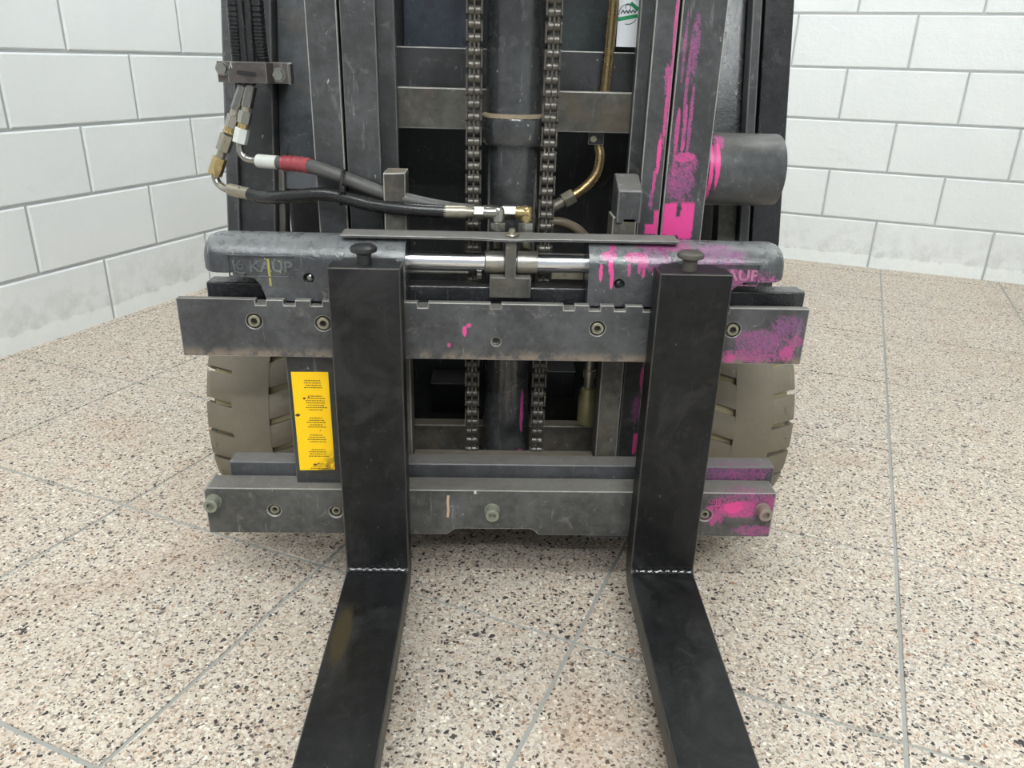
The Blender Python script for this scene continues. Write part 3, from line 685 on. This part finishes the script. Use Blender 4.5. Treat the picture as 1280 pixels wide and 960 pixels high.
# ---------------------------------------------------------------- forks
WELD_GLINT = plain('gloss_black', srgb(14, 14, 15), .1, 0, .2, 80, .05, .8)
def fork(x0, x1, label, toe):
    R_ = root('fork', ((x0+x1)/2, -.025, .06), label, 'fork', 'pair of forks on the carriage')
    yf, yb = -.046, -.0035; zt = .6115; zbl = .101
    prof = [(yb, zt), (yf, zt)]
    fr = .012
    prof += [(yf, zbl+fr+.05), (yf, zbl+fr)]
    prof += [(yf-fr+fr*cos(radians(a)), zbl+fr-fr*sin(radians(a))) for a in (22, 45, 68, 90)]
    prof += [(-.20, zbl-.0015), (-.45, zbl-.004), (-.75, zbl-.010), (-1.03, zbl-.020), (-1.045, zbl-.030), (-1.03, zbl-.040), (-.75, zbl-.041), (-.40, zbl-.0415), (-.06, zbl-.0415)]
    hr = .042
    prof += [(yb-hr+hr*sin(radians(a)), zbl-.0415+hr-hr*cos(radians(a))) for a in (0, 18, 36, 54, 72, 90)]
    m = MB()
    L = []
    for y, z in prof: L.append((y, z))
    def ring(x, inset=0.):
        out = []
        for y, z in L:
            d = max(0, -y-.05); s_ = 1-.05*d     # the blade narrows slightly forward
            xc = (x0+x1)/2; out.append((xc+(x-xc)*s_+toe*d, y, z))
        return out
    m.loft([ring(x0), ring(x1)])
    o = m.build('fork_body', [FORK], R_, bevel=.0022, wear=FORKEDGE, smooth=30)
    # glossy weld bead added in the heel corner to catch the lamps as a glint
    wl = MB(); nn = 26
    wl.loft([[(x0+.006+(x1-x0-.012)*i/nn, yf-.0005-.0078*(1+.18*sin(i*2.1+x0*50))*cos(a), zbl+.0015+.0074*(1+.2*sin(i*1.7))*sin(a)) for a in [k*pi/6-.3 for k in range(7)]]+[(x0+.006+(x1-x0-.012)*i/nn, yf+.004, zbl-.002)] for i in range(nn+1)])
    wl.build('weld_glint_bead', WELD_GLINT, R_, smooth=60)
    # hooks gripping the bars from behind
    k = MB(); k.prism([(yb-.001, .611), (.058-.035, .611), (.058-.035, .5545), (yb-.001, .5545)], x0+.012, x1-.012, 'x'); k.build('top_hook', FORK, R_, bevel=.002)
    p = MB(); xc = (x0+x1)/2-.002 if x0 < 0 else (x0+x1)/2-.006
    p.turn((xc, -.022, .600), (0, 0, 1), [(0, .0105), (.026, .0105), (.028, .013), (.030, .0185), (.0335, .0195), (.0365, .0185), (.0395, .0130), (.0400, .004)], 32)
    kn = p.build('locking_knob', plain('knob_black', srgb(40, 41, 41), .3, 0, .2) if x0 < 0 else plain('knob_worn', srgb(84, 80, 74), .4, .2, .3), R_)
    return R_
fork(-.2405, -.1375, 'left black fork with a glinting weld bead at its heel', -.004)
fork(.2305, .3365, 'right black fork with scuffed grey patches, beside pink paint', -.022)

# ---------------------------------------------------------------- hydraulic hoses
def hexnut(a, b, r, name, mat, par): return MB().cyl(a, b, r, 6, ph=.35).build(name, mat, par, smooth=0, bevel=.0008)
def lerp3(a, b, t): return tuple(a[i]+(b[i]-a[i])*t for i in range(3))
def fitting(par, pts, spec):
    """stack of fittings down a polyline: (name, t0, t1, radius, material, hex)"""
    a, b = pts
    for nm, t0, t1, r, mat, hx in spec:
        p, q = lerp3(a, b, t0), lerp3(a, b, t1)
        if hx: hexnut(p, q, r, nm, mat, par)
        else: MB().cyl(p, q, r, 20).build(nm, mat, par)
# lower hose: down from the clamp at the far left, then across to the left elbow on the rod
HB = root('hydraulic_hose', (-.464, .2, .70), 'lower black hydraulic hose with tan metal ferrules at both its ends', 'hose')
MB().tube([(-.430, .31, 1.7), (-.405, .22, 1.15), (-.3960, .200, .96), (-.3955, .197, .90), (-.3960, .197, .86), (-.4020, .199, .838)], .0068, 14).build('hose', RUBBER, HB)
fitting(HB, ((-.4020, .2, .838), (-.4640, .2, .700)), [('ferrule', .0, .26, .0092, FERR, 0), ('collar', .26, .32, .0078, ZINCD, 0), ('hex_nut', .32, .45, .0108, ZINC, 1), ('ring', .45, .50, .0088, ZINCY, 0), ('hex_nut', .50, .52, .0102, ZINCY, 1), ('hex_nut', .54, .72, .0118, ZINCD, 1), ('neck', .72, .80, .0072, ZINCD, 0), ('hex_nut', .80, 1.0, .0118, ZINCY, 1)])
MB().tube([(-.464, .2, .702), (-.4625, .2, .692), (-.457, .196, .685), (-.447, .189, .681), (-.434, .180, .6795)], .0062, 14).build('elbow_pipe', ZINC, HB)
fitting(HB, ((-.437, .182, .6800), (-.398, .165, .6755)), [('ferrule', 0, 1, .0098, ZINCD, 0)])
MB().tube([(-.400, .166, .6757), (-.380, .155, .674), (-.347, .135, .6765), (-.311, .122, .682), (-.273, .112, .687), (-.240, .105, .684), (-.192, .096, .6745), (-.150, .088, .6715), (-.113, .085, .670), (-.080, .085, .669)], .0102, 18).build('hose', RUBBER, HB)
fitting(HB, ((-.083, .085, .669), (.004, .085, .669)), [('ferrule', 0, .38, .0102, ZINCD, 0), ('neck', .38, .53, .0082, ZINCD, 0), ('hex_nut', .53, .70, .0122, ZINC, 1), ('elbow', .70, .96, .0098, ZINC, 0)])
b_ = MB(); b_.turn((.0005, .085, .669), (0, 0, -1), [(-.0098, .003), (-.008, .0075), (-.004, .0098), (.012, .0098), (.013, .0075), (.018, .0075)], 20); b_.build('elbow', ZINC, HB)
hexnut((.0005, .085, .655), (.0005, .085, .636), .0132, 'hex_nut', ZINC, HB)
MB().cyl((.0005, .085, .637), (.0005, .070, .615), .0070, 16).build('stem', ZINCD, HB)
# upper hose: white and red sleeves, ends at the right elbow
HA = root('hydraulic_hose', (-.415, .19, .725), 'upper grey hydraulic hose with white and dark red sleeves', 'hose')
MB().tube([(-.405, .31, 1.7), (-.390, .22, 1.15), (-.3840, .200, .96), (-.3850, .197, .90), (-.3860, .197, .86), (-.3900, .198, .840)], .0068, 14).build('hose', RUBBER, HA)
fitting(HA, ((-.3900, .197, .838), (-.4150, .19, .752)), [('ferrule', .0, .36, .0098, FERR, 0), ('collar', .36, .44, .0080, ZINCD, 0), ('hex_nut', .44, .65, .0112, ZINC, 1), ('ring', .65, .74, .0088, ZINCY, 0), ('hex_nut', .74, 1.0, .0118, WHITEF, 1)])
MB().tube([(-.415, .19, .754), (-.416, .19, .744), (-.413, .189, .735), (-.406, .187, .729), (-.395, .184, .7265), (-.383, .180, .726)], .0058, 14).build('elbow_pipe', ZINC, HA)
fitting(HA, ((-.385, .181, .726), (-.300, .142, .7262)), [('white_sleeve', 0, .42, .0108, WHITEF, 0), ('neck', .42, .52, .0104, RUBDUST, 0)])
MB().tube([(-.340, .160, .7262), (-.325, .153, .7268), (-.308, .146, .7265), (-.292, .136, .7255)], lambda t: .0118+.0008*sin(t*31), 18, 6).build('red_sleeve', REDS, HA)
MB().tube([(-.297, .139, .7262), (-.280, .129, .7235), (-.263, .122, .7195), (-.236, .119, .7105), (-.189, .112, .694), (-.152, .108, .684), (-.102, .107, .674), (-.062, .107, .668), (-.035, .107, .667)], .0108, 18).build('hose', RUBDUST, HA)
fitting(HA, ((-.040, .108, .667), (.050, .100, .667)), [('ferrule', 0, .45, .0095, ZINCD, 0), ('hex_nut', .52, .76, .0124, ZINC, 1), ('elbow', .76, .98, .0098, ZINCY, 0)])
b_ = MB(); b_.turn((.0440, .101, .667), (0, 0, -1), [(-.0098, .006), (-.009, .0088), (-.007, .0098), (.012, .0098), (.013, .0075), (.02, .0075)], 20); b_.build('elbow', ZINCY, HA)
hexnut((.0440, .100, .652), (.0440, .098, .633), .0132, 'hex_nut', ZINC, HA)
MB().cyl((.0440, .098, .634), (.0440, .075, .613), .0070, 16).build('stem', ZINCD, HA)
# two spiral-wrapped hoses passing through the clamp
def wrapped(x, dx, label):
    r = root('wrapped_hose', (x, .2, .86), label, 'hose', 'spiral wrapped hoses in the clamp')
    pts = [(x+dx*3.0, .30, 1.7), (x+dx*1.2, .21, 1.10), (x+dx, .20, .96), (x+dx*.4, .198, .90), (x, .204, .862), (x, .212, .845)]
    MB().tube(pts, .0075, 14).build('hose', RUBBER, r)
    sp_ = spline([Vector(p) for p in pts], 10); m = MB(); L = 0
    for i in range(len(sp_)-1):
        a, b = sp_[i], sp_[i+1]
        if a.z > 1.06 or a.z < .872: continue
        n = max(1, round((b-a).length/.0165))
        for k in range(n):
            p = a.lerp(b, k/n); q = a.lerp(b, (k+.92)/n); m2 = MB(); m2.turn(p, q-p, [(0, .0086), (.0008, .0096), ((q-p).length-.0008, .0096), ((q-p).length, .0086)], 16)
            m2.build('wrap_turn', RUBBER, r)
    return r
wrapped(-.4080, .0020, 'black spiral-wrapped hose, left one entering the bolted clamp')
wrapped(-.3690, -.0005, 'black spiral-wrapped hose, right one entering the bolted clamp')
tie = root('cable_tie', (-.236, .118, .695), 'black cable tie binding the two hoses before the mast', 'cable tie')
m = MB(); pr = []
for k in range(20):
    a = 2*pi*k/20; pr.append((cos(a), sin(a)))
ring0 = [(-.2405+.004*s_*.9, .1135+c_*.0185, .6975+s_*.0275) for c_, s_ in pr]
m.loft([[(p[0]-.0025, p[1], p[2]) for p in ring0], [(p[0]+.0025, p[1], p[2]) for p in ring0]], caps=False)
o = m.build('strap', BLACKH, tie); sd = o.modifiers.new('t', 'SOLIDIFY'); sd.thickness = .0018
m = MB(); m.box(-.2400, -.2335, .090, .098, .694, .703); m.build('buckle', BLACKH, tie, bevel=.001)
